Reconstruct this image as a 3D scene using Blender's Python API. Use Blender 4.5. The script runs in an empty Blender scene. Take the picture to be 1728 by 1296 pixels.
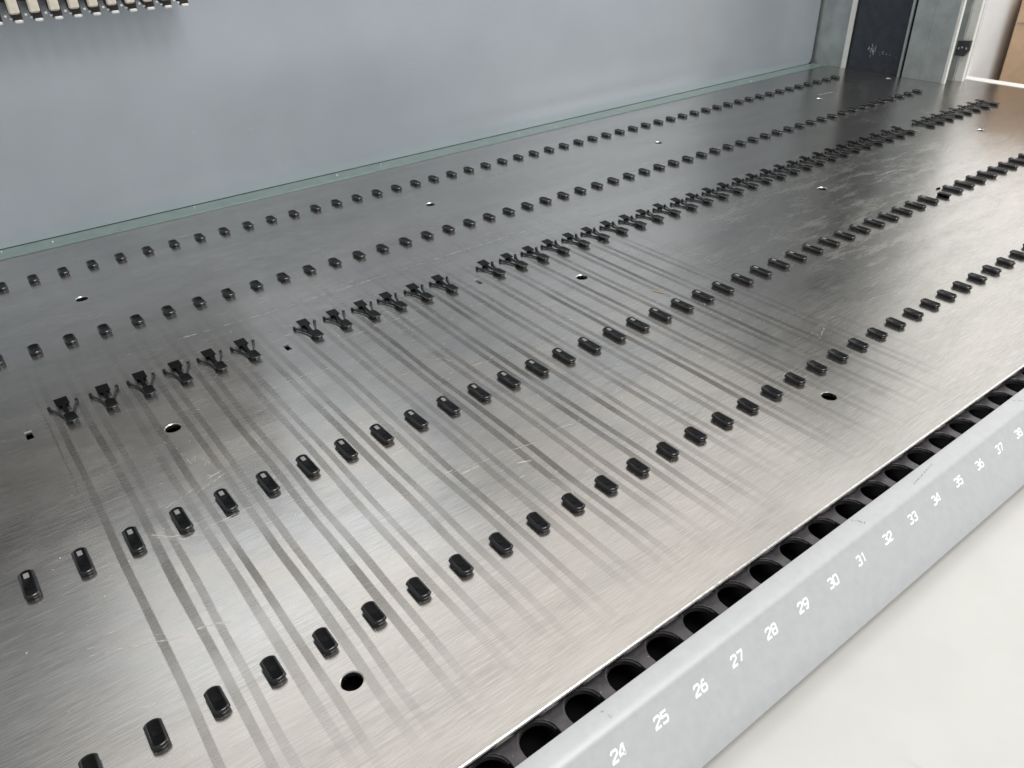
import bpy, bmesh, math, random
from mathutils import Vector, Matrix
from mathutils.geometry import delaunay_2d_cdt

random.seed(7)
S = 0.03                     # one slot pitch of the table = 30 mm; lengths below are in pitches
PI = math.pi
scene = bpy.context.scene
C = scene.collection

# ------------------------------------------------------------------ camera
cam = bpy.data.cameras.new('camera')
camo = bpy.data.objects.new('camera', cam)
C.objects.link(camo)
right = Vector((0.79221177, -0.6097843, -0.02374092))
down = Vector((-0.34363308, -0.4136116, -0.84311431))
fwd = Vector((0.50429835, 0.67608324, -0.53721003))
camo.matrix_world = Matrix(((right.x, -down.x, -fwd.x, 0.0679 * S),
                            (right.y, -down.y, -fwd.y, -9.8357 * S),
                            (right.z, -down.z, -fwd.z, 11.6952 * S),
                            (0, 0, 0, 1)))
cam.sensor_width = 36.0
cam.lens = 1329.754 / 1728.0 * 36.0
cam.clip_start = 0.01
cam.clip_end = 60.0
cam.dof.use_dof = True
cam.dof.focus_distance = 0.56
cam.dof.aperture_fstop = 32.0
scene.camera = camo

# ------------------------------------------------------------------ room light
world = bpy.data.worlds.new('World')
scene.world = world
world.use_nodes = True
bg = world.node_tree.nodes['Background']
bg.inputs[0].default_value = (0.93, 0.97, 1.0, 1)
bg.inputs[1].default_value = 0.40


def area(name, loc, target, sx, sy, power, col):
    l = bpy.data.lights.new(name, 'AREA')
    l.shape = 'RECTANGLE'
    l.size = sx * S
    l.size_y = sy * S
    l.energy = power
    l.color = col
    o = bpy.data.objects.new(name, l)
    C.objects.link(o)
    o.location = Vector(loc) * S
    d = (Vector(target) - Vector(loc)).normalized()
    o.rotation_euler = d.to_track_quat('-Z', 'Y').to_euler()
    return o


area('ceiling_light', (46, 48, 66), (28, 4, 0), 112, 62, 23.5, (1.0, 0.94, 0.875))
area('front_light', (36, -46, 122), (34, 0, 0), 72, 72, 134.0, (1.0, 0.985, 0.96))
area('window_light', (65.6, 0, 29), (0, 0, 29), 50, 46, 6.8, (1.0, 0.98, 0.95))

scene.view_settings.view_transform = 'Standard'
scene.view_settings.look = 'None'
scene.view_settings.exposure = 0.0
scene.view_settings.gamma = 1.0
scene.render.engine = 'CYCLES'

# ------------------------------------------------------------------ materials


def nodes(name):
    m = bpy.data.materials.new(name)
    m.use_nodes = True
    nt = m.node_tree
    return m, nt, nt.nodes['Principled BSDF']


class NB:
    """tiny node helper"""
    def __init__(s, nt):
        s.nt = nt

    def n(s, t, **kw):
        x = s.nt.nodes.new(t)
        for k, v in kw.items():
            setattr(x, k, v)
        return x

    def l(s, a, b):
        s.nt.links.new(a, b)

    def m(s, op, a, b=None, c=None, clamp=False):
        x = s.n('ShaderNodeMath', operation=op, use_clamp=clamp)
        for i, v in enumerate((a, b, c)):
            if v is None:
                continue
            if isinstance(v, (int, float)):
                x.inputs[i].default_value = v
            else:
                s.l(v, x.inputs[i])
        return x.outputs[0]

    def ramp(s, v, lo, hi):
        x = s.n('ShaderNodeMapRange', interpolation_type='SMOOTHSTEP')
        s.l(v, x.inputs[0])
        x.inputs[1].default_value = lo
        x.inputs[2].default_value = hi
        return x.outputs[0]

    def coords(s, scale=(1, 1, 1)):
        t = s.n('ShaderNodeTexCoord')
        mp = s.n('ShaderNodeMapping')
        mp.inputs['Scale'].default_value = tuple(q / S for q in scale)
        s.l(t.outputs['Object'], mp.inputs[0])
        return mp.outputs[0]

    def noise(s, vec, scale, detail=3, rough=0.55):
        x = s.n('ShaderNodeTexNoise')
        s.l(vec, x.inputs['Vector'])
        x.inputs['Scale'].default_value = scale
        x.inputs['Detail'].default_value = detail
        x.inputs['Roughness'].default_value = rough
        return x.outputs[0]

    def mix(s, f, a, b):
        x = s.n('ShaderNodeMix', data_type='RGBA')
        for i, v in ((0, f), (6, a), (7, b)):
            if isinstance(v, tuple):
                x.inputs[i].default_value = v if len(v) == 4 else v + (1,)
            elif isinstance(v, (int, float)):
                x.inputs[i].default_value = v
            else:
                s.l(v, x.inputs[i])
        return x.outputs[2]


def simple(name, col, rough=0.5, metal=0.0, var=0.12, vscale=3.0, bump=0.0, bscale=30.0, rvar=0.08, spec=0.5):
    m, nt, b = nodes(name)
    k = NB(nt)
    v = k.coords()
    n1 = k.noise(v, vscale, 4)
    f = k.ramp(n1, 0.3, 0.7)
    lo = tuple(c * (1 - var) for c in col)
    hi = tuple(min(1, c * (1 + var)) for c in col)
    k.l(k.mix(f, lo, hi), b.inputs['Base Color'])
    k.l(k.m('ADD', k.m('MULTIPLY', n1, rvar * 2), rough - rvar), b.inputs['Roughness'])
    b.inputs['Metallic'].default_value = metal
    b.inputs['Specular IOR Level'].default_value = spec
    if bump:
        bp = k.n('ShaderNodeBump')
        bp.inputs['Strength'].default_value = bump
        bp.inputs['Distance'].default_value = 0.0004
        k.l(k.noise(v, bscale, 3), bp.inputs['Height'])
        k.l(bp.outputs[0], b.inputs['Normal'])
    return m


def steel_deck():
    m, nt, b = nodes('brushed_steel')
    k = NB(nt)
    v = k.coords()
    sp = k.n('ShaderNodeSeparateXYZ')
    k.l(v, sp.inputs[0])
    x, y = sp.outputs[0], sp.outputs[1]
    # brushing lines along x, two scales, plus cloudy wear
    fine = k.noise(k.coords((1.5, 34, 1)), 1.0, 4, 0.65)
    mid = k.noise(k.coords((0.35, 9, 1)), 1.0, 3, 0.6)
    cloud = k.noise(v, 0.33, 4, 0.6)
    cloud2 = k.noise(k.coords((0.16, 0.8, 1)), 1.0, 4, 0.62)
    # rub marks of the feeders: two dark lines per slot, drifting a little
    wob = k.m('MULTIPLY', k.m('SUBTRACT', k.noise(k.coords((0.9, 0.22, 1)), 1.0, 1), 0.5), 0.16)
    xs = k.m('ADD', k.m('SUBTRACT', x, k.m('MULTIPLY', y, 0.009)), wob)
    fr = k.m('FRACT', k.m('ADD', xs, 20.0))
    cell = k.m('FLOOR', xs)

    def line(c, w, seed):
        d = k.m('ABSOLUTE', k.m('SUBTRACT', fr, c))
        g = k.m('SUBTRACT', 1.0, k.ramp(d, w * 0.72, w))
        wn = k.n('ShaderNodeTexWhiteNoise', noise_dimensions='1D')
        k.l(k.m('ADD', cell, seed), wn.inputs['W'])
        return k.m('MULTIPLY', g, k.m('ADD', k.m('MULTIPLY', wn.outputs[0], 0.45), 0.6))
    ln = k.m('MAXIMUM', line(0.31, 0.105, 3.3), line(0.63, 0.095, 11.7))
    ry = k.m('MULTIPLY', k.ramp(y, -3.4, 1.5), k.m('SUBTRACT', 1.0, k.m('MULTIPLY', k.ramp(y, 9.6, 13.4), 0.85)))
    ry = k.m('MULTIPLY', ry, k.m('SUBTRACT', 1.0, k.ramp(y, 13.6, 16.0)))
    rx = k.m('MULTIPLY', k.ramp(x, 0.42, 0.50), k.m('SUBTRACT', 1.0, k.ramp(x, 19.0, 22.5)))
    patch = k.m('ADD', k.m('MULTIPLY', k.ramp(k.noise(k.coords((0.35, 0.30, 1)), 1.0, 3), 0.32, 0.62), 0.55), 0.5)
    rub = k.m('MULTIPLY', k.m('MULTIPLY', ln, ry), k.m('MULTIPLY', rx, patch))
    rub = k.m('MULTIPLY', rub, k.m('ADD', 0.55, k.m('MULTIPLY', fine, 0.8)))
    tone = k.mix(k.ramp(cloud2, 0.3, 0.72), (0.345, 0.333, 0.316), (0.435, 0.417, 0.396))
    tone = k.mix(k.m('MULTIPLY', k.ramp(fine, 0.38, 0.66), 0.6), tone, (0.545, 0.53, 0.505))
    wz = k.m('MULTIPLY', k.m('MULTIPLY', k.ramp(x, -2.0, 2.0), k.m('SUBTRACT', 1.0, k.ramp(x, 12.0, 22.0))),
             k.m('MULTIPLY', k.ramp(y, -2.0, 2.0), k.m('SUBTRACT', 1.0, k.ramp(y, 6.0, 9.0))))
    tone = k.mix(k.m('MULTIPLY', wz, k.m('MULTIPLY', k.ramp(cloud, 0.42, 0.62), 0.5)), tone, (0.52, 0.47, 0.41))
    tone = k.mix(k.m('MULTIPLY', rub, 0.80, None, True), tone, (0.125, 0.117, 0.107))
    k.l(tone, b.inputs['Base Color'])
    b.inputs['Metallic'].default_value = 0.95
    r = k.m('ADD', 0.225, k.m('MULTIPLY', k.m('SUBTRACT', cloud, 0.5), 0.16))
    r = k.m('ADD', r, k.m('MULTIPLY', k.m('SUBTRACT', fine, 0.5), 0.16))
    r = k.m('ADD', r, k.m('MULTIPLY', k.m('SUBTRACT', mid, 0.5), 0.08))
    r = k.m('ADD', r, k.m('MULTIPLY', rub, 0.06))
    hz = k.m('MULTIPLY', k.m('MULTIPLY', k.ramp(x, 21.0, 27.0), k.m('SUBTRACT', 1.0, k.ramp(x, 38.0, 48.0))), k.m('SUBTRACT', 1.0, k.ramp(y, 9.0, 13.0)))
    wipe = k.noise(k.coords((0.5, 1.6, 1)), 1.0, 5, 0.68)
    r = k.m('ADD', r, k.m('MULTIPLY', hz, k.m('MULTIPLY', k.ramp(wipe, 0.42, 0.70), 0.11)))
    k.l(r, b.inputs['Roughness'])
    b.inputs['Anisotropic'].default_value = 0.72
    tg = k.n('ShaderNodeCombineXYZ')
    tg.inputs[1].default_value = 1.0
    k.l(tg.outputs[0], b.inputs['Tangent'])
    bp = k.n('ShaderNodeBump')
    bp.inputs['Strength'].default_value = 0.10
    bp.inputs['Distance'].default_value = 0.0002
    k.l(k.m('ADD', fine, k.m('MULTIPLY', mid, 0.8)), bp.inputs['Height'])
    k.l(bp.outputs[0], b.inputs['Normal'])
    return m


M = {}
M['steel'] = steel_deck()
M['steel_edge'] = simple('cut_steel', (0.72, 0.70, 0.67), 0.28, 1.0, 0.15, 8)
M['scratch'] = simple('scratched_steel', (0.72, 0.67, 0.60), 0.5, 0.35, 0.15, 20)
M['black'] = simple('black_plastic', (0.0035, 0.0035, 0.0037), 0.36, 0.0, 0.3, 6, 0.03, 40, 0.06, 0.11)
M['gloss'] = simple('black_plastic_gloss', (0.004, 0.004, 0.0042), 0.20, 0.0, 0.3, 6, 0.02, 40, 0.05, 0.9)
M['insert'] = simple('grey_insert', (0.23, 0.225, 0.22), 0.4, 0.0, 0.1, 10)
M['strip'] = simple('black_anodised', (0.062, 0.056, 0.060), 0.38, 0.0, 0.25, 5, 0.12, 60, 0.1, 0.6)
M['highlight_edge'] = simple('slot_edge_highlight', (0.16, 0.155, 0.155), 0.35, 0.3, 0.5, 12)  # lighter grey paints in the thin highlight along the slot edges
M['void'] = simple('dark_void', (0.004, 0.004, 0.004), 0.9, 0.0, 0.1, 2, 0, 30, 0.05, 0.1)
M['rail'] = simple('matte_silver_rail', (0.50, 0.505, 0.515), 0.46, 0.15, 0.03, 5, 0.08, 60, 0.05)
M['digit'] = simple('white_print', (0.93, 0.93, 0.94), 0.55, 0.0, 0.03, 6)
M['panel'] = simple('grey_blue_panel', (0.50, 0.545, 0.595), 0.22, 0.40, 0.03, 0.25, 0.03, 50, 0.02)
M['trim'] = simple('green_grey_trim', (0.235, 0.30, 0.272), 0.36, 0.40, 0.08, 2, 0.05, 40, 0.05)
M['post'] = simple('galvanised_post', (0.50, 0.53, 0.515), 0.30, 0.6, 0.12, 0.8, 0.05, 30, 0.06)
M['flange'] = simple('lit_flange_pale_strip', (0.86, 0.86, 0.82), 0.45, 0.1, 0.04, 3)  # paints post edges as if catching light; also colours the cream strips
M['darkpanel'] = simple('dark_blue_panel', (0.045, 0.05, 0.062), 0.35, 0.1, 0.15, 2, 0, 30, 0.06)
M['white'] = simple('white_paint', (0.80, 0.81, 0.82), 0.5, 0.0, 0.03, 0.6)
M['floor'] = simple('cream_white_top', (0.60, 0.592, 0.56), 0.45, 0.0, 0.02, 0.7, 0.05, 20, 0.05)
M['card'] = simple('cardboard', (0.66, 0.46, 0.30), 0.85, 0.0, 0.07, 1.2, 0.2, 12)
M['beige'] = simple('beige_wall', (0.42, 0.33, 0.29), 0.7, 0.0, 0.15, 1.5)
M['latch'] = simple('smoked_plastic', (0.055, 0.06, 0.066), 0.3, 0.0, 0.2, 4)
M['chrome'] = simple('bright_screw', (0.78, 0.78, 0.76), 0.25, 1.0, 0.1, 8)
M['cream'] = simple('cream_plastic', (0.72, 0.66, 0.55), 0.45, 0.0, 0.08, 6)
M['socket'] = simple('dark_brown_socket', (0.022, 0.017, 0.016), 0.4, 0.0, 0.3, 5)
M['tip'] = simple('tinned_tip', (0.85, 0.84, 0.82), 0.35, 0.3, 0.1, 8)
M['dust'] = simple('pale_dust', (0.72, 0.66, 0.57), 0.8, 0.0, 0.3, 20)
M['grit'] = simple('brown_grit', (0.12, 0.075, 0.05), 0.8, 0.0, 0.5, 20)
M['fibre'] = simple('straw_fibre', (0.70, 0.52, 0.34), 0.7, 0.0, 0.1, 20)
M['smear'] = simple('dark_smear', (0.20, 0.195, 0.19), 0.6, 0.0, 0.5, 20)
M['panel_scuff'] = simple('panel_scuff', (0.46, 0.485, 0.51), 0.5, 0.3, 0.1, 12)
M['scuff'] = simple('white_scuff', (0.55, 0.56, 0.58), 0.6, 0.0, 0.3, 12)

# ------------------------------------------------------------------ mesh helpers


class MB:
    def __init__(s):
        s.v = []
        s.f = []

    def quadring(s, loops, cap_top=True, cap_bot=False):
        """loops: list of equally long vertex loops, bottom to top (ccw seen from above)"""
        base = len(s.v)
        n = len(loops[0])
        for lp in loops:
            s.v += [tuple(p) for p in lp]
        for i in range(len(loops) - 1):
            for j in range(n):
                a = base + i * n + j
                b_ = base + i * n + (j + 1) % n
                s.f.append((a, b_, b_ + n, a + n))
        if cap_top:
            s.f.append(tuple(base + (len(loops) - 1) * n + j for j in range(n)))
        if cap_bot:
            s.f.append(tuple(base + j for j in reversed(range(n))))

    def box(s, x0, x1, y0, y1, z0, z1, bev=0.0):
        if bev <= 0:
            lo = [(x0, y0, z0), (x1, y0, z0), (x1, y1, z0), (x0, y1, z0)]
            hi = [(a, b_, z1) for a, b_, _ in lo]
            s.quadring([lo, hi], True, True)
        else:
            def rect(i, z):
                return [(x0 + i, y0, z), (x1 - i, y0, z), (x1, y0 + i, z), (x1, y1 - i, z),
                        (x1 - i, y1, z), (x0 + i, y1, z), (x0, y1 - i, z), (x0, y0 + i, z)]

            def rin(i, z):
                return [(x0 + i, y0 + i, z), (x1 - i, y0 + i, z), (x1 - i, y0 + i, z), (x1 - i, y1 - i, z),
                        (x1 - i, y1 - i, z), (x0 + i, y1 - i, z), (x0 + i, y1 - i, z), (x0 + i, y0 + i, z)]

            def ins(i, z, g):
                c = ((x0 + x1) / 2, (y0 + y1) / 2)
                return [(p[0] + (g if p[0] < c[0] else -g), p[1] + (g if p[1] < c[1] else -g), z) for p in rect(i, z)]
            s.quadring([ins(bev, z0, bev * .8), rect(bev, z0 + bev), rect(bev, z1 - bev), ins(bev, z1, bev * .8)], True, True)

    def tube(s, pts, radii, n=8):
        """swept round bar through 3d points"""
        loops = []
        for i, p in enumerate(pts):
            p = Vector(p)
            a = Vector(pts[max(0, i - 1)])
            b_ = Vector(pts[min(len(pts) - 1, i + 1)])
            t = (b_ - a).normalized()
            up = Vector((0, 0, 1)) if abs(t.z) < 0.9 else Vector((0, 1, 0))
            e1 = t.cross(up).normalized()
            e2 = e1.cross(t).normalized()
            r = radii[i] if isinstance(radii, (list, tuple)) else radii
            rr = r if isinstance(r, tuple) else (r, r)
            loops.append([p + e1 * (rr[0] * math.cos(2 * PI * q / n)) + e2 * (rr[1] * math.sin(2 * PI * q / n)) for q in range(n)])
        s.quadring(loops, True, True)

    def prism(s, poly, axis, a0, a1):
        """poly of 2d points extruded along axis (0: poly=(y,z), 1: poly=(x,z), 2: (x,y))"""
        def mk(p, a):
            return ((a, p[0], p[1]), (p[0], a, p[1]), (p[0], p[1], a))[axis]
        s.quadring([[mk(p, a0) for p in poly], [mk(p, a1) for p in poly]], True, True)

    def mesh(s, name, mat, sharp=35):
        me = bpy.data.meshes.new(name)
        me.from_pydata([(a * S, b_ * S, c * S) for a, b_, c in s.v], [], s.f)
        bm = bmesh.new()
        bm.from_mesh(me)
        bmesh.ops.remove_doubles(bm, verts=bm.verts, dist=1e-7)
        bmesh.ops.recalc_face_normals(bm, faces=bm.faces)
        bm.to_mesh(me)
        bm.free()
        for p in me.polygons:
            p.use_smooth = True
        me.set_sharp_from_angle(angle=math.radians(sharp))
        me.materials.append(M[mat])
        return me

    def build(s, name, mat, parent=None, loc=(0, 0, 0), sharp=35):
        return put(name, s.mesh(name, mat, sharp), parent, loc)


def put(name, me, parent=None, loc=(0, 0, 0), rz=0.0):  # link one mesh object
    o = bpy.data.objects.new(name, me)
    C.objects.link(o)
    o.location = Vector(loc) * S
    if rz:
        o.rotation_euler.z = rz
    if parent:
        o.parent = parent
    return o


def empty(name, loc=(0, 0, 0)):
    o = bpy.data.objects.new(name, None)
    o.empty_display_size = 0.02
    C.objects.link(o)
    o.location = Vector(loc) * S
    return o


def tag(o, label=None, cat=None, kind=None, group=None):
    if label:
        o['label'] = label
    if cat:
        o['category'] = cat
    if kind:
        o['kind'] = kind
    if group:
        o['group'] = group
    return o


def circle(cx, cy, r, n=28):
    return [(cx + r * math.cos(2 * PI * i / n), cy + r * math.sin(2 * PI * i / n)) for i in range(n)]


def stadium(w, l, re, n=7, cx=0.0, cy=0.0):
    """capsule outline along y: straight sides, end arcs of radius re (>= w/2 flattens the end)"""
    hw, hl = w / 2, l / 2
    re = max(re, hw)
    a = math.asin(min(1, hw / re))
    out = []
    for sgn in (1, -1):
        c = hl - re
        for i in range(n + 1):
            t = a - 2 * a * i / n
            out.append((cx + sgn * re * math.sin(t), cy + sgn * (c + re * math.cos(t))))
    out.reverse()
    return out


def sheet(outer, holes, z, th, ch=0.0, wall=None):
    """flat sheet with real holes. holes: list of (outline at nominal size, outline grown by the chamfer)"""
    vs, es = [], []

    def loop(pts):
        b = len(vs)
        vs.extend([Vector(p) for p in pts])
        n = len(pts)
        es.extend([(b + i, b + (i + 1) % n) for i in range(n)])
        return list(range(b, b + n))
    loop(outer)
    for _, g in holes:
        loop(g)
    faces_in = [list(range(len(outer)))]
    b = len(outer)
    for _, g in holes:
        faces_in.append(list(range(b, b + len(g))))
        b += len(g)
    ov, oe, of, _, _, _ = delaunay_2d_cdt(vs, es, [], 0, 1e-6)
    # keep triangles inside the outer loop and outside every hole

    def inside(p, poly):
        c = False
        j = len(poly) - 1
        for i in range(len(poly)):
            xi, yi = poly[i]
            xj, yj = poly[j]
            if (yi > p[1]) != (yj > p[1]) and p[0] < (xj - xi) * (p[1] - yi) / (yj - yi) + xi:
                c = not c
            j = i
        return c
    mb = MB()
    mb.v = [(p.x, p.y, z) for p in ov]
    boxes = [(min(p[0] for p in g), max(p[0] for p in g), min(p[1] for p in g), max(p[1] for p in g), g) for _, g in holes]
    for t in of:
        cx = sum(ov[i].x for i in t) / len(t)
        cy = sum(ov[i].y for i in t) / len(t)
        if not inside((cx, cy), outer):
            continue
        if any(x0 <= cx <= x1 and y0 <= cy <= y1 and inside((cx, cy), g) for x0, x1, y0, y1, g in boxes):
            continue
        mb.f.append(tuple(t))
    wbs = []
    for h, g in holes:
        wb = MB()
        wbs.append(wb)
        loops = [[(p[0], p[1], z - th) for p in h], [(p[0], p[1], z - ch) for p in h], [(p[0], p[1], z) for p in g]]
        wb.quadring(loops, False, False)
    return mb, wbs


# ------------------------------------------------------------------ the feeder table
X0, X1 = -7.0, 56.9           # deck ends
YF, YB = -3.50, 24.22         # deck front and back edge
table = tag(empty('feeder_table', (0, 0, 0)),
            'brushed steel feeder table with rows of black pins and a numbered front rail', 'feeder table')

holes = []
HX = (3.01, 17.16, 31.31, 45.46)
HY = (-0.97, 8.82, 18.62)
for hx in HX:
    for hy in HY:
        holes.append((circle(hx, hy, 0.195), circle(hx, hy, 0.213)))
holes.append((circle(53.6, 18.9, 0.175), circle(53.6, 18.9, 0.20)))
for gx in (0, 7.08, 14.2, 43.0):
    w, l = 0.075, 0.20
    cy = 10.88
    q = [(gx - w, cy - l), (gx + w, cy - l), (gx + w, cy + l), (gx - w, cy + l)]
    holes.append((q, [(gx + (p[0] - gx) * 1.12, cy + (p[1] - cy) * 1.06) for p in q]))
outer = [(X0, YF + 0.05), (X1, YF + 0.05), (X1, YB), (X0, YB)]
top, walls = sheet(outer, holes, 0.0, 0.12, 0.02)
deck = top.build('deck_plate', 'steel', table)
for wb_ in walls:
    wb_.build('hole_rim', 'steel_edge', deck)
# rounded front lip of the deck
lip = MB()
prof = [(YF + 0.05, 0.0)]
for i in range(1, 7):
    a = PI / 2 * i / 6
    prof.append((YF + 0.05 - 0.05 * math.sin(a), -0.05 + 0.05 * math.cos(a)))
prof += [(YF, -0.10), (YF + 0.03, -0.12), (YF + 0.4, -0.12)]
for i in range(len(prof) - 1):
    b = len(lip.v)
    lip.v += [(X0, *prof[i]), (X1, *prof[i]), (X1, *prof[i + 1]), (X0, *prof[i + 1])]
    lip.f.append((b, b + 1, b + 2, b + 3))
lip.build('front_lip', 'steel_edge', deck, sharp=60)
# black sheet added under the deck, standing in for the shade inside the holes
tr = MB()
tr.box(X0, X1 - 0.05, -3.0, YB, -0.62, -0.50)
tr.build('hole_shade_sheet', 'void', table)

# --- guide pins
H = 0.14                      # pin height; rows are laid out on the plane of the pin tops
KP = (11.6952 - H) / 11.4952
px = lambda x: 0.0679 + (x - 0.0679) * KP
py = lambda y: -9.8357 + (y + 9.8357) * KP



def pin_mesh(name, w, l, re, h=H, dish=True):
    mb = MB()
    lv = [(0.0, -0.026), (0.02, -0.032), (0.06, -0.032), (0.09, -0.014), (0.110, -0.002), (0.130, 0.0), (0.155, -0.006), (0.178, -0.017), (0.194, -0.029), (0.2, -0.036)]
    if dish:
        lv += [(0.2, -0.042), (0.192, -0.050)]
    loops = []
    for z, o in lv:
        ww, ll = w + 2 * o, l + 2 * o
        loops.append([(p[0], p[1], z * h / 0.2) for p in stadium(ww, ll, re + o)])
    mb.quadring(loops, True, True)
    return two_finish(mb.mesh(name, 'black', 40))


def two_finish(me):
    me.materials.append(M['gloss'])
    for p in me.polygons:
        if p.normal.z < 0.93:
            p.material_index = 1
    return me


ROWY = {'front': py(0.0), 'second': py(4.96), 'fourth': py(15.446), 'back': py(21.204)}
pm_front = pin_mesh('guide_pin', 0.30, 0.625, 0.19)
pm_second = pin_mesh('guide_pin', 0.30, 0.90, 0.18)
pm_small = pin_mesh('guide_pin', 0.335, 0.66, 0.20)

ring = MB()
n = 24
for a, b_, za, zb in ((0.088, 0.082, 0.133, 0.141), (0.082, 0.072, 0.141, 0.141), (0.072, 0.066, 0.141, 0.133)):
    ring.quadring([[(a * math.cos(2 * PI * i / n), a * math.sin(2 * PI * i / n), za) for i in range(n)],
                   [(b_ * math.cos(2 * PI * i / n), b_ * math.sin(2 * PI * i / n), zb) for i in range(n)]], False)
ring_me = ring.mesh('ring', 'black', 40)
ins = MB()
ins.box(-0.05, 0.05, 0.155, 0.315, 0.125, 0.1465, 0.006)
ins_me = ins.mesh('square_insert', 'insert')
rec = MB()
rec.tube([(-0.075, 0.20, 0.138), (-0.075, 0.32, 0.139), (-0.045, 0.365, 0.139), (0.045, 0.365, 0.139), (0.075, 0.32, 0.139), (0.075, 0.20, 0.138)], 0.008, 6)
rec_me = rec.mesh('pocket_rim', 'black')
arc = MB()
arc.tube([(0.095 * math.cos(PI * t), -0.12 + 0.07 * -math.sin(PI * t), 0.1345) for t in (0.05, 0.2, 0.35, 0.5, 0.65, 0.8, 0.95)], 0.006, 6)
arc_me = arc.mesh('moulded_arc', 'black')

BROKEN = 34
for k in range(-3, 52):
    jx = lambda: random.uniform(-0.006, 0.006)
    p = put('guide_pin', pm_small, table, (px(k) + jx(), ROWY['back'], 0), random.uniform(-.02, .02))
    p = put('guide_pin', pm_small, table, (px(k) + jx(), ROWY['fourth'], 0), random.uniform(-.02, .02))
    p = put('guide_pin', pm_front, table, (px(k) + jx(), ROWY['front'], 0), random.uniform(-.025, .025))
    p.rotation_euler.x, p.rotation_euler.y = random.gauss(0, .008), random.gauss(0, .012)
    put('ring', ring_me, p)
    if k != BROKEN:
        p = put('guide_pin', pm_second, table, (px(k) + jx(), ROWY['second'], 0), random.uniform(-.02, .02))
        put('square_insert', ins_me, p)
        put('pocket_rim', rec_me, p)
        put('moulded_arc', arc_me, p)
# the broken pin: only its near half stands
hb = MB()
loops = []
for z, o in [(0.0, -0.045), (0.06, -0.05), (0.105, -0.002), (0.12, 0.0), (0.133, -0.007), (0.14, -0.02)]:
    pts = stadium(0.275 + 2 * o, 0.86 + 2 * o, 0.16 + o)
    loops.append([(x, min(y, 0.10 + 0.10 * x + 0.02 * math.sin(40 * x)), z + (0.01 * math.sin(30 * x) if y > 0.1 else 0)) for x, y in pts])
hb.quadring(loops, True, True)
bp_ = hb.build('guide_pin', 'black', table, (px(BROKEN), ROWY['second'], 0))
tag(bp_, 'black guide pin snapped off short at its far end')
fr_ = MB()
fr_.quadring([[(-0.13, 0.02, 0), (0.13, -0.05, 0), (0.10, 0.09, 0)], [(-0.12, 0.02, 0.05), (0.10, -0.03, 0.07), (0.09, 0.07, 0.04)]], True, True)
tag(fr_.build('plastic_fragment', 'black', None, (34.9, 5.53, 0.001)),
    'small black chip of plastic lying beside the snapped pin', 'fragment')

# --- spring clips of the middle row


def clip_parts():
    pad = MB()
    loops = []
    for z, o in [(0.0, -0.05), (0.02, -0.055), (0.085, -0.055), (0.13, -0.02), (0.155, 0.0), (0.178, 0.0), (0.192, -0.008), (0.2, -0.022), (0.2, -0.028), (0.197, -0.036)]:
        loops.append([(p[0], p[1], z) for p in stadium(0.31 + 2 * o, 0.53 + 2 * o, 0.19 + o)])
    pad.quadring(loops, True, True)
    stem = MB()
    poly = [(0.19, 0.10), (0.45, 0.075), (0.80, 0.155), (0.80, 0.185), (0.45, 0.115), (0.19, 0.140)]
    b = len(stem.v)
    stem.prism(poly, 0, -0.045, 0.045)
    flap = MB()
    lo = [(-0.165, 0.76, 0.165), (0.165, 0.76, 0.165), (0.165, 1.12, 0.215), (-0.165, 1.12, 0.215)]
    flap.quadring([[(x, y, z - 0.03) for x, y, z in lo], lo], True, True)
    leg = MB()
    leg.box(-0.13, 0.13, 0.80, 0.86, 0.0, 0.16, 0.01)
    arms = []
    for sx in (-1, 1):
        a = MB()
        pts = [(sx * 0.10, 0.10, 0.09), (sx * 0.135, 0.28, 0.075), (sx * 0.175, 0.45, 0.065), (sx * 0.235, 0.62, 0.07), (sx * 0.315, 0.78, 0.085), (sx * 0.345, 0.86, 0.09)]
        a.tube(pts, [(0.03, 0.05), (0.028, 0.042), (0.026, 0.036), (0.026, 0.038), (0.028, 0.05), (0.028, 0.06)], 8)
        # hooked foot
        c = (sx * 0.345, 0.87)
        a.quadring([[(c[0] + 0.045 * math.cos(2 * PI * i / 10), c[1] + 0.05 * math.sin(2 * PI * i / 10), z) for i in range(10)] for z in (0.0, 0.155)], True, True)
        arms.append(a)
    return two_finish(pad.mesh('spring_clip', 'black', 40)), stem.mesh('stem', 'black'), flap.mesh('flap', 'black', 30), leg.mesh('flap_foot', 'black'), [a.mesh('arm', 'gloss', 45) for a in arms]


cm = clip_parts()
clip_ids = [k for k in range(-2, 52) if k not in (0, 7, 14, 43)]
for k in clip_ids:
    c = put('spring_clip', cm[0], table, (px(k + 0.03) + random.uniform(-0.008, 0.008), py(10.78) + random.uniform(-0.015, 0.015), 0), random.uniform(-.035, .035))
    c.scale.z = H / 0.2
    put('stem', cm[1], c)
    f = put('flap', cm[2], c)
    f.rotation_euler.x = random.uniform(-0.02, 0.02)
    put('flap_foot', cm[3], c)
    for a in cm[4]:
        put('arm', a, c)

# --- black slotted strip in front of the deck
sh = []
for k in range(-6, 56):
    def st(r, k=k):
        far = [(k + r * math.cos(t), -3.72 + r * math.sin(t)) for t in [PI * i / 14 for i in range(15)]]
        near = [(k - r, -4.36), (k + r, -4.36)]
        return far + near
    sh.append((st(0.372), st(0.380)))
outer2 = [(-7.0, -4.41), (56.9, -4.41), (56.9, -3.22), (-7.0, -3.22)]
stop, swall = sheet(outer2, sh, -0.30, 0.05, 0.008)
strip = stop.build('slotted_strip', 'strip', table)
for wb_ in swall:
    wb_.build('slot_edge', 'highlight_edge', strip)
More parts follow.
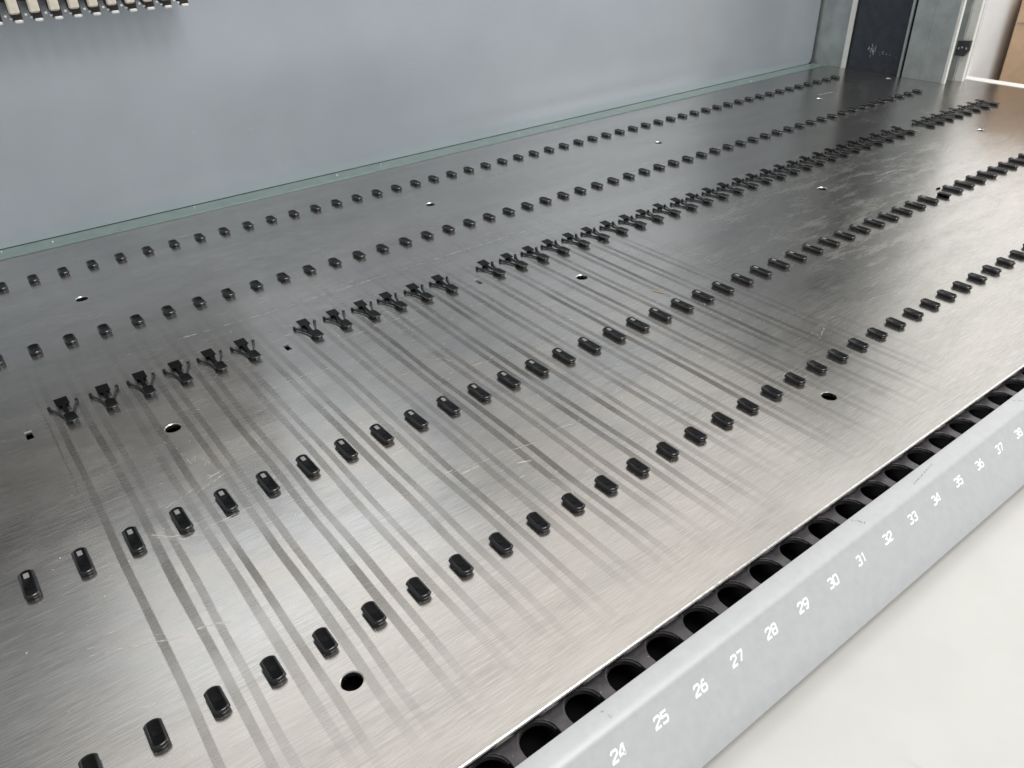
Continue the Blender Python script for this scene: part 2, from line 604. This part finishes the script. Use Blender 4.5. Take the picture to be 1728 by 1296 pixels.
# second ledge just below each slot
led = MB()
for k in range(-6, 56):
    r0, r1 = 0.372, 0.350
    for (ra, za), (rb, zb) in (((r0, -0.35), (r1, -0.352)), ((r1, -0.352), (r1, -0.45))):
        l1 = [(k + ra * math.cos(PI * i / 14), -3.72 + ra * math.sin(PI * i / 14), za) for i in range(15)]
        l2 = [(k + rb * math.cos(PI * i / 14), -3.72 + rb * math.sin(PI * i / 14), zb) for i in range(15)]
        b = len(led.v)
        led.v += l1 + l2
        led.f += [(b + i, b + i + 1, b + 16 + i, b + 15 + i) for i in range(14)]
led.build('slot_ledge', 'strip', strip)
ch_ = MB()
ch_.box(-7.0, 56.9, -5.0, -2.95, -0.98, -0.92)  # black sheets added below the slots to block light
ch_.box(-7.0, 56.9, -2.95, -2.85, -0.98, -0.63)
ch_.build('channel_light_blocker', 'void', table)

# --- numbered front rail (folded profile running along x)
RID = Vector((-4.44, -0.20))
FD = Vector((-1.2, -1.0)).normalized()
rail = MB()
LOW = RID + FD * 1.318
pr = [(-3.945, -0.16), (-3.948, -0.115), (-3.955, -0.10), (-3.975, -0.095)]
pr += [(-4.12, -0.098), (-4.26, -0.112), (-4.34, -0.130), (-4.395, -0.157), (-4.425, -0.186), (-4.45, -0.2083)]
for sdist in (0.3, 0.7, 1.0, 1.30):
    q = RID + FD * sdist
    pr.append((q.x, q.y))
q = RID + FD * 1.318
pr += [(q.x, q.y - 0.012), (q.x + 0.02, q.y - 0.03)]
inner = [(q.x + 0.08, q.y - 0.01), (-4.47, -0.32), (-4.36, -0.225), (-4.0, -0.16)]
full = pr + inner
rail.prism(full, 0, -7.0, 56.9)
railo = rail.build('number_rail', 'rail', table, sharp=50)

DIG = {
    '0': [[(0, .15), (0, .85), (.18, 1), (.82, 1), (1, .85), (1, .15), (.82, 0), (.18, 0), (0, .15)]],
    '1': [[(.2, .8), (.55, 1), (.55, 0)]],
    '2': [[(0, .74), (0, .87), (.17, 1), (.83, 1), (1, .85), (1, .62), (0, .14), (0, 0), (1, 0)]],
    '3': [[(0, .87), (.15, 1), (.83, 1), (1, .86), (1, .64), (.84, .52), (.42, .52)], [(.84, .50), (1, .38), (1, .14), (.83, 0), (.15, 0), (0, .13)]],
    '4': [[(.78, 0), (.78, 1), (.52, 1), (0, .42), (0, .24), (1.02, .24)]],
    '5': [[(1, 1), (.04, 1), (.04, .57), (.83, .57), (1, .44), (1, .14), (.83, 0), (.15, 0), (0, .12)]],
    '6': [[(.86, 1), (.36, 1), (.04, .58), (0, .5), (0, .14), (.17, 0), (.83, 0), (1, .14), (1, .42), (.83, .56), (.12, .56)]],
    '7': [[(0, 1), (1, 1), (1, .82), (.42, 0)]],
    '8': [[(.2, .53), (.04, .64), (.04, .87), (.2, 1), (.8, 1), (.96, .87), (.96, .64), (.8, .53), (.2, .53)],
          [(.2, .51), (0, .38), (0, .14), (.18, 0), (.82, 0), (1, .14), (1, .38), (.8, .51)]],
    '9': [[(.14, 0), (.64, 0), (.96, .42), (1, .5), (1, .86), (.83, 1), (.17, 1), (0, .86), (0, .58), (.17, .44), (.88, .44)]],
}


def stroke(mb, pts, w, to3):
    """mitred flat stroke along a polyline"""
    pts = [Vector(p) for p in pts]
    n_ = len(pts)
    closed = (pts[0] - pts[-1]).length < 1e-6
    L, R = [], []
    for i in range(n_):
        if closed:
            pa = pts[i - 1] if i > 0 else pts[-2]
            pb = pts[i + 1] if i < n_ - 1 else pts[1]
        else:
            pa = pts[i - 1] if i > 0 else None
            pb = pts[i + 1] if i < n_ - 1 else None
        d1 = (pts[i] - pa).normalized() if pa is not None else None
        d2 = (pb - pts[i]).normalized() if pb is not None else None
        d1 = d1 or d2
        d2 = d2 or d1
        n1 = Vector((-d1.y, d1.x))
        n2 = Vector((-d2.y, d2.x))
        nn = (n1 + n2).normalized()
        kf = min(1.6, 1 / max(0.35, nn.dot(n1)))
        L.append(pts[i] + nn * w / 2 * kf)
        R.append(pts[i] - nn * w / 2 * kf)
    b = len(mb.v)
    for a, c in zip(L, R):
        mb.v += [to3(a), to3(c)]
    for i in range(n_ - 1):
        mb.f.append((b + 2 * i, b + 2 * i + 1, b + 2 * i + 3, b + 2 * i + 2))


NRM = Vector((FD.y, -FD.x))         # outward normal of the number face in (y, z)
if NRM.y < 0:
    NRM = -NRM
DW, DH, GAP = 0.125, 0.165, 0.045
for num in range(24, 39):
    mb = MB()
    xc = 5.885 + (num - 24)
    for di, chx in enumerate(str(num)):
        xo = xc + (-DW - GAP / 2 if di == 0 else GAP / 2)
        for si, pl in enumerate(DIG[chx]):
            lift = 0.0025 + 0.0004 * si

            def to3(p, xo=xo, lift=lift):
                s_ = 0.385 - p.y
                yy = RID + FD * s_ + NRM * lift
                return (xo + p.x + 0.26 * (p.y - DH / 2), yy.x, yy.y)
            stroke(mb, [(a * DW, b_ * DH) for a, b_ in pl], 0.042, to3)
    o = mb.build('slot_number', 'digit', railo)
    tag(o, 'white printed number %d on the silver rail' % num)

# dark rub marks on the top of the rail
for (xa, ya, xb, yb, w, nseg) in ((6.05, -4.03, 6.12, -4.28, 0.012, 5), (13.45, -4.03, 13.62, -4.26, 0.02, 9), (15.55, -4.22, 16.6, -4.10, 0.03, 14),
                                  (20.75, -4.03, 21.0, -4.24, 0.02, 8)):
    mb = MB()
    for i in range(nseg):
        t = (i + random.uniform(.1, .9)) / nseg
        x = xa + (xb - xa) * t + random.uniform(-.02, .02)
        y = ya + (yb - ya) * t
        z = -0.0935 - max(0, (-4.0 - y)) ** 2 * 0.26 + 0.003
        l = random.uniform(.008, .03)
        mb.v += [(x - l, y - w * .4, z - .0008), (x + l * .4, y - w * .5, z - .0008), (x + l, y + w * .4, z + .0008), (x - l * .5, y + w * .3, z + .0008)]
        b = len(mb.v) - 4
        mb.f.append((b, b + 1, b + 2, b + 3))
    tag(mb.build('rub_mark', 'smear', railo), 'dark rub mark across the top of the rail')

# --- wear on the deck: scratches as one fine relief sheet
SCR = [(0.012, [(3.24, 8.03), (3.05, 7.86), (2.9, 7.61), (2.85, 7.22), (2.89, 6.92), (3.02, 6.7), (3.18, 6.65), (3.31, 6.78), (3.44, 7.1)]), (0.01, [(2.92, 7.16), (3.06, 7.23), (2.94, 6.94), (3.14, 7.13), (3.0, 6.77), (3.2, 7.05), (3.11, 6.71), (3.24, 6.93), (3.22, 6.68)]), (0.01, [(2.8, 8.23), (2.79, 7.76), (2.82, 7.49), (3.01, 7.45)]), (0.035, [(1.86, 5.75), (2.19, 5.87), (2.66, 6.05), (3.11, 6.22), (3.39, 6.28)]), (0.03, [(2.59, 5.83), (2.99, 5.97), (3.4, 6.15)]), (0.04, [(1.35, 5.06), (1.59, 4.79), (1.89, 4.57), (2.32, 4.49), (2.93, 4.53), (3.52, 4.58)]), (0.02, [(1.4, 4.92), (1.76, 4.54), (2.34, 4.35)]), (0.02, [(4.64, 13.53), (7.71, 13.44), (11.25, 13.47), (15.11, 13.53), (18.74, 13.48)]), (0.022, [(7.58, 2.72), (8.09, 2.63), (8.93, 2.56), (9.85, 2.38)]), (0.04, [(7.68, 2.54), (7.96, 2.52), (8.26, 2.53)]), (0.02, [(7.03, 2.89), (7.4, 2.78), (7.68, 2.79)]), (0.014, [(7.99, 1.4), (8.15, 1.43), (8.3, 1.46)]), (0.012, [(9.77, 7.81), (10.03, 7.41), (10.36, 7.28), (10.43, 6.96)]), (0.012, [(10.73, 6.38), (11.14, 6.36), (11.6, 6.3)]), (0.01, [(10.9, 6.42), (11.12, 6.23), (11.58, 6.47)]), (0.07, [(8.99, 2.01), (9.25, 1.91), (9.38, 1.89)]), (0.05, [(10.58, 2.49), (10.93, 2.43), (11.25, 2.33)]), (0.012, [(4.86, 1.23), (5.12, 1.27), (5.39, 1.32)]), (0.012, [(19.88, 1.53), (19.72, 1.26), (19.84, 1.24), (19.64, 1.0), (20.32, 1.33), (20.12, 1.09)]), (0.012, [(25.17, 1.89), (25.69, 1.94)]), (0.02, [(23.07, 1.49), (23.48, 1.46), (23.9, 1.36)]), (0.012, [(19.08, 1.16), (19.61, 1.19)]), (0.025, [(-0.56, 2.51), (-0.02, 2.31), (0.55, 2.06), (1.12, 1.78)]), (0.015, [(-0.51, 2.71), (0.11, 2.5), (0.76, 2.15)]), (0.05, [(1.24, 1.89), (1.52, 1.82), (1.84, 1.65)]), (0.008, [(-0.16, 2.84), (0.04, 2.8)]), (0.01, [(-0.09, 0.79), (0.53, 0.64)]), (0.02, [(5.8, 8.97), (6.71, 9.02), (7.59, 8.92)]), (0.012, [(6.09, 8.14), (6.55, 8.1), (6.95, 8.11)]), (0.015, [(8.65, 10.25), (9.5, 10.28), (10.32, 10.42), (11.25, 10.31)]), (0.03, [(10.27, 10.34), (10.69, 10.31)]), (0.012, [(13.09, 9.51), (13.68, 9.23), (14.69, 9.02)]), (0.012, [(18.49, 9.72), (19.14, 9.79), (20.14, 9.56)]), (0.06, [(34.89, 8.21), (35.92, 8.16), (36.67, 7.79)]), (0.05, [(35.67, 7.8), (36.25, 7.34)]), (0.12, [(46.37, 19.31), (47.72, 19.16)])]
sc = MB()


def resample(pts, step):
    out = [Vector(pts[0])]
    for a, b in zip(pts[:-1], pts[1:]):
        a, b = Vector(a), Vector(b)
        m_ = max(1, int((b - a).length / step))
        for i in range(1, m_ + 1):
            out.append(a.lerp(b, i / m_))
    return out


def scratch(pts, w, cover=0.6):
    """a scratch is a bundle of short thin grooves, not one solid line"""
    rs = resample(pts, 0.06)
    strands = max(1, int(w / 0.008))
    for s_ in range(strands):
        off = (random.uniform(-.5, .5)) * w if strands > 1 else 0
        i = 0
        while i < len(rs) - 1:
            ln = random.randint(1, 5)
            if random.random() < cover:
                seg = rs[i:i + ln + 1]
                if len(seg) >= 2:
                    hw = random.uniform(.002, .006)
                    b = len(sc.v)
                    for j, p in enumerate(seg):
                        a_ = seg[max(0, j - 1)]
                        c_ = seg[min(len(seg) - 1, j + 1)]
                        d = (c_ - a_).normalized()
                        nn = Vector((-d.y, d.x))
                        e = hw * (0.15 if j in (0, len(seg) - 1) else 1)
                        pp = p + nn * (off + random.uniform(-.002, .002))
                        z = 0.0011 + random.uniform(0, .0006)
                        sc.v += [(pp.x + nn.x * e, pp.y + nn.y * e, z), (pp.x - nn.x * e, pp.y - nn.y * e, z)]
                    sc.f += [(b + 2 * q_, b + 2 * q_ + 1, b + 2 * q_ + 3, b + 2 * q_ + 2) for q_ in range(len(seg) - 1)]
            i += ln


for w, pts in SCR:
    scratch(pts, w)
for i in range(420):                      # fine stray scratches, most along the brushing
    x = random.triangular(-2, 40, 6)
    y = random.uniform(-3, 14)
    l = random.uniform(.04, .22)
    a = random.gauss(0, 0.12) if random.random() < .75 else random.uniform(-1.4, 1.4)
    scratch([(x, y), (x + l * math.cos(a), y + l * math.sin(a))], 0.004, 0.9)
so = sc.build('scratches', 'scratch', deck)
so['kind'] = 'stuff'

# --- trim strip behind the deck
trim = MB()
TB, TF = 25.42, 24.32
trim.box(X0, 54.58, TF, TB, -0.10, 0.012, 0.01)
trimo = trim.build('rear_trim', 'trim', table)
for x in [1.55, 3.35, 9.1, 15.9, 18.4, 26.9, 29.3, 37.2, 42.0, 46.5, 51.2, 53.2]:
    sm = MB()
    yy = random.choice((24.62, 24.95, 25.18))
    sm.quadring([[(0.045 * math.cos(2 * PI * i / 12) * r, 0.045 * math.sin(2 * PI * i / 12) * r, z) for i in range(12)] for r, z in ((1, 0), (1, .02), (.6, .045))], True)
    if x < 53:
        sm.build('rivet', 'chrome', trimo, (x, yy, 0.012))
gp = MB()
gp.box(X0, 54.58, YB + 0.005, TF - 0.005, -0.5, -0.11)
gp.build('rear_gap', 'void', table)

# ------------------------------------------------------------------ back panel
pan = MB()
PZ = 29.0
c_ = 0.5
poly = [(X0, 0.035), (54.0, 0.035)]
for i in range(1, 6):
    a = PI / 2 * i / 6
    poly.append((54.0 + 0.38 * math.sin(a), 0.035 + 0.38 * (1 - math.cos(a))))
poly += [(54.38, 0.415), (54.38, PZ), (X0, PZ)]
pan.prism(poly, 1, 25.44, 25.60)
pano = tag(pan.build('back_panel', 'panel', None, sharp=3),
           'plain grey-blue sheet metal panel rising behind the steel table', 'panel')
bk = MB()
bk.box(X0, 54.85, 25.66, 25.75, -0.4, PZ)  # dark filler added so no bright background shows in the gap beside the post
bk.build('dark_gap_filler', 'void', pano)
for (xa, za, n_) in ((9.6, 3.0, 6), (12.4, 2.7, 5), (20.6, 4.3, 6)):
    g = MB()
    for i in range(n_):
        x = xa + random.uniform(-.25, .35)
        z = za + random.uniform(-.12, .12)
        l = random.uniform(.03, .14)
        b = len(g.v)
        g.v += [(x, 25.437, z), (x + l, 25.437, z + l * .15), (x + l, 25.437, z + l * .15 + .012), (x, 25.437, z + .012)]
        g.f.append((b, b + 1, b + 2, b + 3))
    g.build('scuff_mark', 'panel_scuff', pano)
# ------------------------------------------------------------------ end wall of the table
endw = tag(empty('end_frame', (54.7, 20, 0)), 'grey metal end frame with two posts and dark recessed panel', 'end frame')


def ebox(name, mat, x0, x1, y0, y1, z0, z1, bev=0.0, parent=endw):
    mb = MB()
    mb.box(x0 - 54.7, x1 - 54.7, y0 - 20, y1 - 20, z0, z1, bev)
    return mb.build(name, mat, parent)


PT = 30.0
ebox('post', 'post', 54.60, 54.78, 23.10, 25.62, 0.004, PT)
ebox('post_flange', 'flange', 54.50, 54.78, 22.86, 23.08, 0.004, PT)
dp = ebox('recessed_panel', 'darkpanel', 54.95, 55.05, 18.40, 23.2, 0.004, PT)
ebox('post_flange', 'post', 54.55, 54.80, 18.72, 18.86, 0.004, PT)
ebox('post_gap', 'void', 54.66, 54.80, 18.60, 18.70, 0.004, PT)
ebox('post', 'post', 54.66, 54.84, 15.86, 18.58, 0.004, PT)
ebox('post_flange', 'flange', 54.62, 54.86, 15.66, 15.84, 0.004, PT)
ebox('seam_strip', 'post', 54.64, 54.655, 17.35, 17.40, 0.01, PT)
scu = MB()
for i in range(26):
    y = 21.15 + random.gauss(0, .14) - 20
    z = 1.25 + random.gauss(0, .13)
    l = random.uniform(.05, .22)
    w = random.uniform(.006, .02)
    b = len(scu.v)
    scu.v += [(54.945 - 54.7, y, z), (54.945 - 54.7, y + w * 2, z), (54.945 - 54.7, y + w * 2 + l * .2, z + l), (54.945 - 54.7, y + l * .2, z + l)]
    scu.f.append((b, b + 1, b + 2, b + 3))
for i in range(10):
    y = 20.2 + random.gauss(0, .35) - 20
    z = 1.2 + random.gauss(0, .1)
    b = len(scu.v)
    l = random.uniform(.02, .08)
    scu.v += [(54.945 - 54.7, y, z), (54.945 - 54.7, y + l, z), (54.945 - 54.7, y + l, z + l * .5), (54.945 - 54.7, y, z + l * .5)]
    scu.f.append((b, b + 1, b + 2, b + 3))
scu.build('scuff_mark', 'scuff', dp)

# latch on the outer post
latch = tag(empty('door_latch', (56.0, 15.6, 2.0)), 'small dark smoked-plastic latch with bright screws on the pale door edge', 'latch')
mb = MB()
poly = [(-0.42, -0.45), (0.14, -0.47), (0.40, -0.12), (0.40, 0.50), (-0.42, 0.42)]
# polygon in (y, z) seen from -x; y grows to the left in view
mb.prism([(-p[0], p[1]) for p in poly], 0, -0.14, 0.05)
mb.build('latch_body', 'latch', latch)
for yy, zz in ((0.26, -0.02), (-0.22, 0.02), (0.06, 0.06)):
    m2 = MB()
    m2.quadring([[(x, yy + 0.065 * r * math.cos(2 * PI * i / 12), zz + 0.075 * r * math.sin(2 * PI * i / 12)) for i in range(12)] for r, x in ((1, -0.14), (1, -0.175), (.6, -0.19))], True)
    m2.build('screw', 'chrome', latch)

# door edge profiles beyond the end frame
door = tag(empty('side_door', (56.4, 15.4, 0)), 'pale door edge with narrow cream strips beyond the steel post', 'door')


def dbox(name, mat, x0, x1, y0, y1, z0, z1):
    mb = MB()
    mb.box(x0 - 56.4, x1 - 56.4, y0 - 15.4, y1 - 15.4, z0, z1)
    return mb.build(name, mat, door)


dbox('inner_channel', 'post', 55.9, 56.1, 15.75, 16.3, -0.02, PT)
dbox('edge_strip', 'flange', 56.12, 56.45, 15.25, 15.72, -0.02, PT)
dbox('door_sheet', 'white', 57.0, 57.12, 15.45, 16.3, -0.9, PT)

# sill at the far end of the table
sill = MB()
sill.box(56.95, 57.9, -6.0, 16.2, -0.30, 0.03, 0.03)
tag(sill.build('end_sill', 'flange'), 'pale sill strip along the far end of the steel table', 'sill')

# ------------------------------------------------------------------ room beyond the far end
wall = MB()
wall.box(66.0, 66.5, -46.0, 26.0, -26.0, 70.0)
tag(wall.build('room_wall', 'white'), kind='structure')

cab = MB()
cab.box(57.85, 65.5, 15.72, 19.0, -26.0, 5.3, 0.08)
tag(cab.build('white_cabinet', 'white'), 'white cabinet side between the door edge and the cardboard box', 'cabinet')
box = tag(empty('cardboard_box', (61.7, 13.0, -26)), 'tan cardboard box standing beyond the far end of the table', 'box')
mb = MB()
mb.box(0, 3.0, -9.0, 2.1, 0, 31.4, 0.06)
mb.build('carton', 'card', box)
box.rotation_euler.z = math.radians(20)
mb = MB()
mb.box(-0.03, -0.005, -9.0, 2.02, 29.0, 29.08)
mb.build('flap_seam', 'beige', box)

# ------------------------------------------------------------------ white surface below the rail
fl = MB()
fl.box(-30, 66, -46, 26, -26.4, -26.0)
tag(fl.build('floor', 'beige'), kind='structure')
ct = MB()
ct.box(-12, 57, -40, -2.4, -1.6, -1.42, 0.05)
cto = tag(ct.build('white_shelf', 'floor'), 'cream-white shelf surface below the numbered rail', 'shelf')
for pts in ([(13.2, -8.6), (16.0, -8.0), (23.0, -6.4)], [(10.2, -7.4), (10.6, -8.7)], [(7.6, -8.9), (9.0, -9.2), (10.3, -9.25)], [(18.2, -9.0), (18.6, -9.6)]):
    g = MB()
    rs = resample(pts, 0.5)
    b = len(g.v)
    for p in rs:
        g.v += [(p.x, p.y + 0.02, -1.416), (p.x, p.y - 0.02, -1.416)]
    g.f += [(b + 2 * i, b + 2 * i + 1, b + 2 * i + 3, b + 2 * i + 2) for i in range(len(rs) - 1)]
    g.build('faint_mark', 'faint' if 'faint' in M else 'floor', cto)

# ------------------------------------------------------------------ connector strip hanging before the back panel
con = tag(empty('connector_strip', (7.0, 24.2, 8.0)), 'row of dark sockets with cream contacts hanging at the panel top left', 'connector strip')
PC = 0.6365
hb = MB()
hb.box(-12.0, 3.55, 0.30, 0.9, 0.62, 9.0, 0.03)  # extended upward out of view to give the deck a dark reflection
hb.build('carrier_bar', 'socket', con)
so_ = MB()
so_.prism([(-0.02, 0.10), (0.10, 0.02), (0.75, 0.26), (0.75, 1.3), (0.05, 1.3), (-0.02, 0.75)], 0, -0.15, 0.15)
so_me = so_.mesh('socket', 'socket')
te = MB()
te.box(-0.17, 0.17, -0.16, 0.0, 0.26, 1.35, 0.05)
te_me = te.mesh('contact_block', 'cream')
ti = MB()
ti.box(-0.135, 0.135, -0.10, 0.04, -0.03, 0.075, 0.03)
ti_me = ti.mesh('solder_tip', 'tip')
tw = MB()
tw.box(-0.05, 0.05, -0.04, 0.04, -0.035, 0.035, 0.015)
tw_me = tw.mesh('side_tip', 'tip')
for i in range(-17, 10 - 3):
    x = 4.61 + PC * (i + 3) - 7.0
    s_ = put('socket', so_me, con, (x, 0, 0))
    if i < 6:
        put('contact_block', te_me, s_, (-0.06, 0, 0))
    put('solder_tip', ti_me, s_, (0.0, 0, 0))
    for q_ in range(2):
        put('side_tip', tw_me, s_, (-0.20 - 0.15 * q_, 0.06, 0.12 + 0.09 * q_))

# ------------------------------------------------------------------ dust, grit and the straw fibre
DOT = [(10.86, 7.97), (5.89, 5.21), (10.27, -1.31), (8.62, 10.5), (16.81, 7.74), (18.96, 8.45), (18.78, 8.94), (17.86, 3.06), (19.29, 2.73), (19.77, 2.71), (17.63, 7.88), (-0.36, 5.56), (1.38, 3.46), (1.63, 5.08), (0.75, 4.54), (0.74, 2.92), (-1.39, 3.3), (0.11, 3.84), (-0.02, 4.65), (19.62, 4.19), (18.84, 3.33), (18.12, 3.56), (19.7, 4.54), (19.91, 4.02), (18.61, -1.09), (19.44, -1.58), (22.65, -2.14), (22.68, -1.76), (34.42, 11.95), (34.31, 12.44), (11.2, 16.87), (10.82, 7.96), (8.91, 8.8), (10.42, 9.13), (8.39, 12.25)]


def speck(mb, x, y, r, z=0.0):
    a = random.uniform(0, 3)
    b = len(mb.v)
    k1, k2 = random.uniform(.7, 1.5), random.uniform(.6, 1.1)
    for q_ in range(4):
        t = a + q_ * PI / 2
        kk = k1 if q_ % 2 == 0 else k2
        mb.v.append((x + r * kk * math.cos(t), y + r * kk * math.sin(t), z + r * 0.25))
    mb.v += [(x, y, z + r * 0.9), (x, y, z + 0.0005)]
    for q_ in range(4):
        mb.f.append((b + q_, b + (q_ + 1) % 4, b + 4))
        mb.f.append((b + (q_ + 1) % 4, b + q_, b + 5))


du = MB()
for x, y in DOT:
    speck(du, x, y, random.uniform(.010, .018))
for i in range(900):
    x = random.triangular(-2, 30, 9)
    y = random.gauss(5.5, 4.5)
    if -3.3 < y < 15:
        speck(du, x, y, random.choice((.003, .004, .004, .005, .007)))
for k in range(0, 30):
    for i in range(26):
        speck(du, k - 0.10 + random.gauss(-.03, .09), random.gauss(-0.18, .25), random.uniform(.002, .006))
for i in range(40):
    speck(du, random.randint(0, 25) + 0.5 + random.gauss(0, .05), -3.60 - random.uniform(0, .12), random.uniform(.003, .009), -0.30)
tag(du.build('dust', 'dust', None, sharp=10), 'pale dust specks scattered over the steel deck', 'dust', 'stuff')
gr = MB()
for k in range(-1, 30):
    for i in range(46 if k > 3 else 18):
        speck(gr, k - 0.10 + random.gauss(-.05, .075), 4.86 + random.gauss(0, .23), random.uniform(.003, .010))
tag(gr.build('grit', 'grit', None, sharp=10), 'brown grit gathered beside the long pins', 'grit', 'stuff')
fb = MB()
fb.tube([(18.25, 6.50, .012), (18.30, 6.30, .02), (18.37, 6.08, .012)], .013, 6)
tag(fb.build('straw_fibre', 'fibre'), 'short straw-coloured fibre lying on the steel deck', 'fibre')
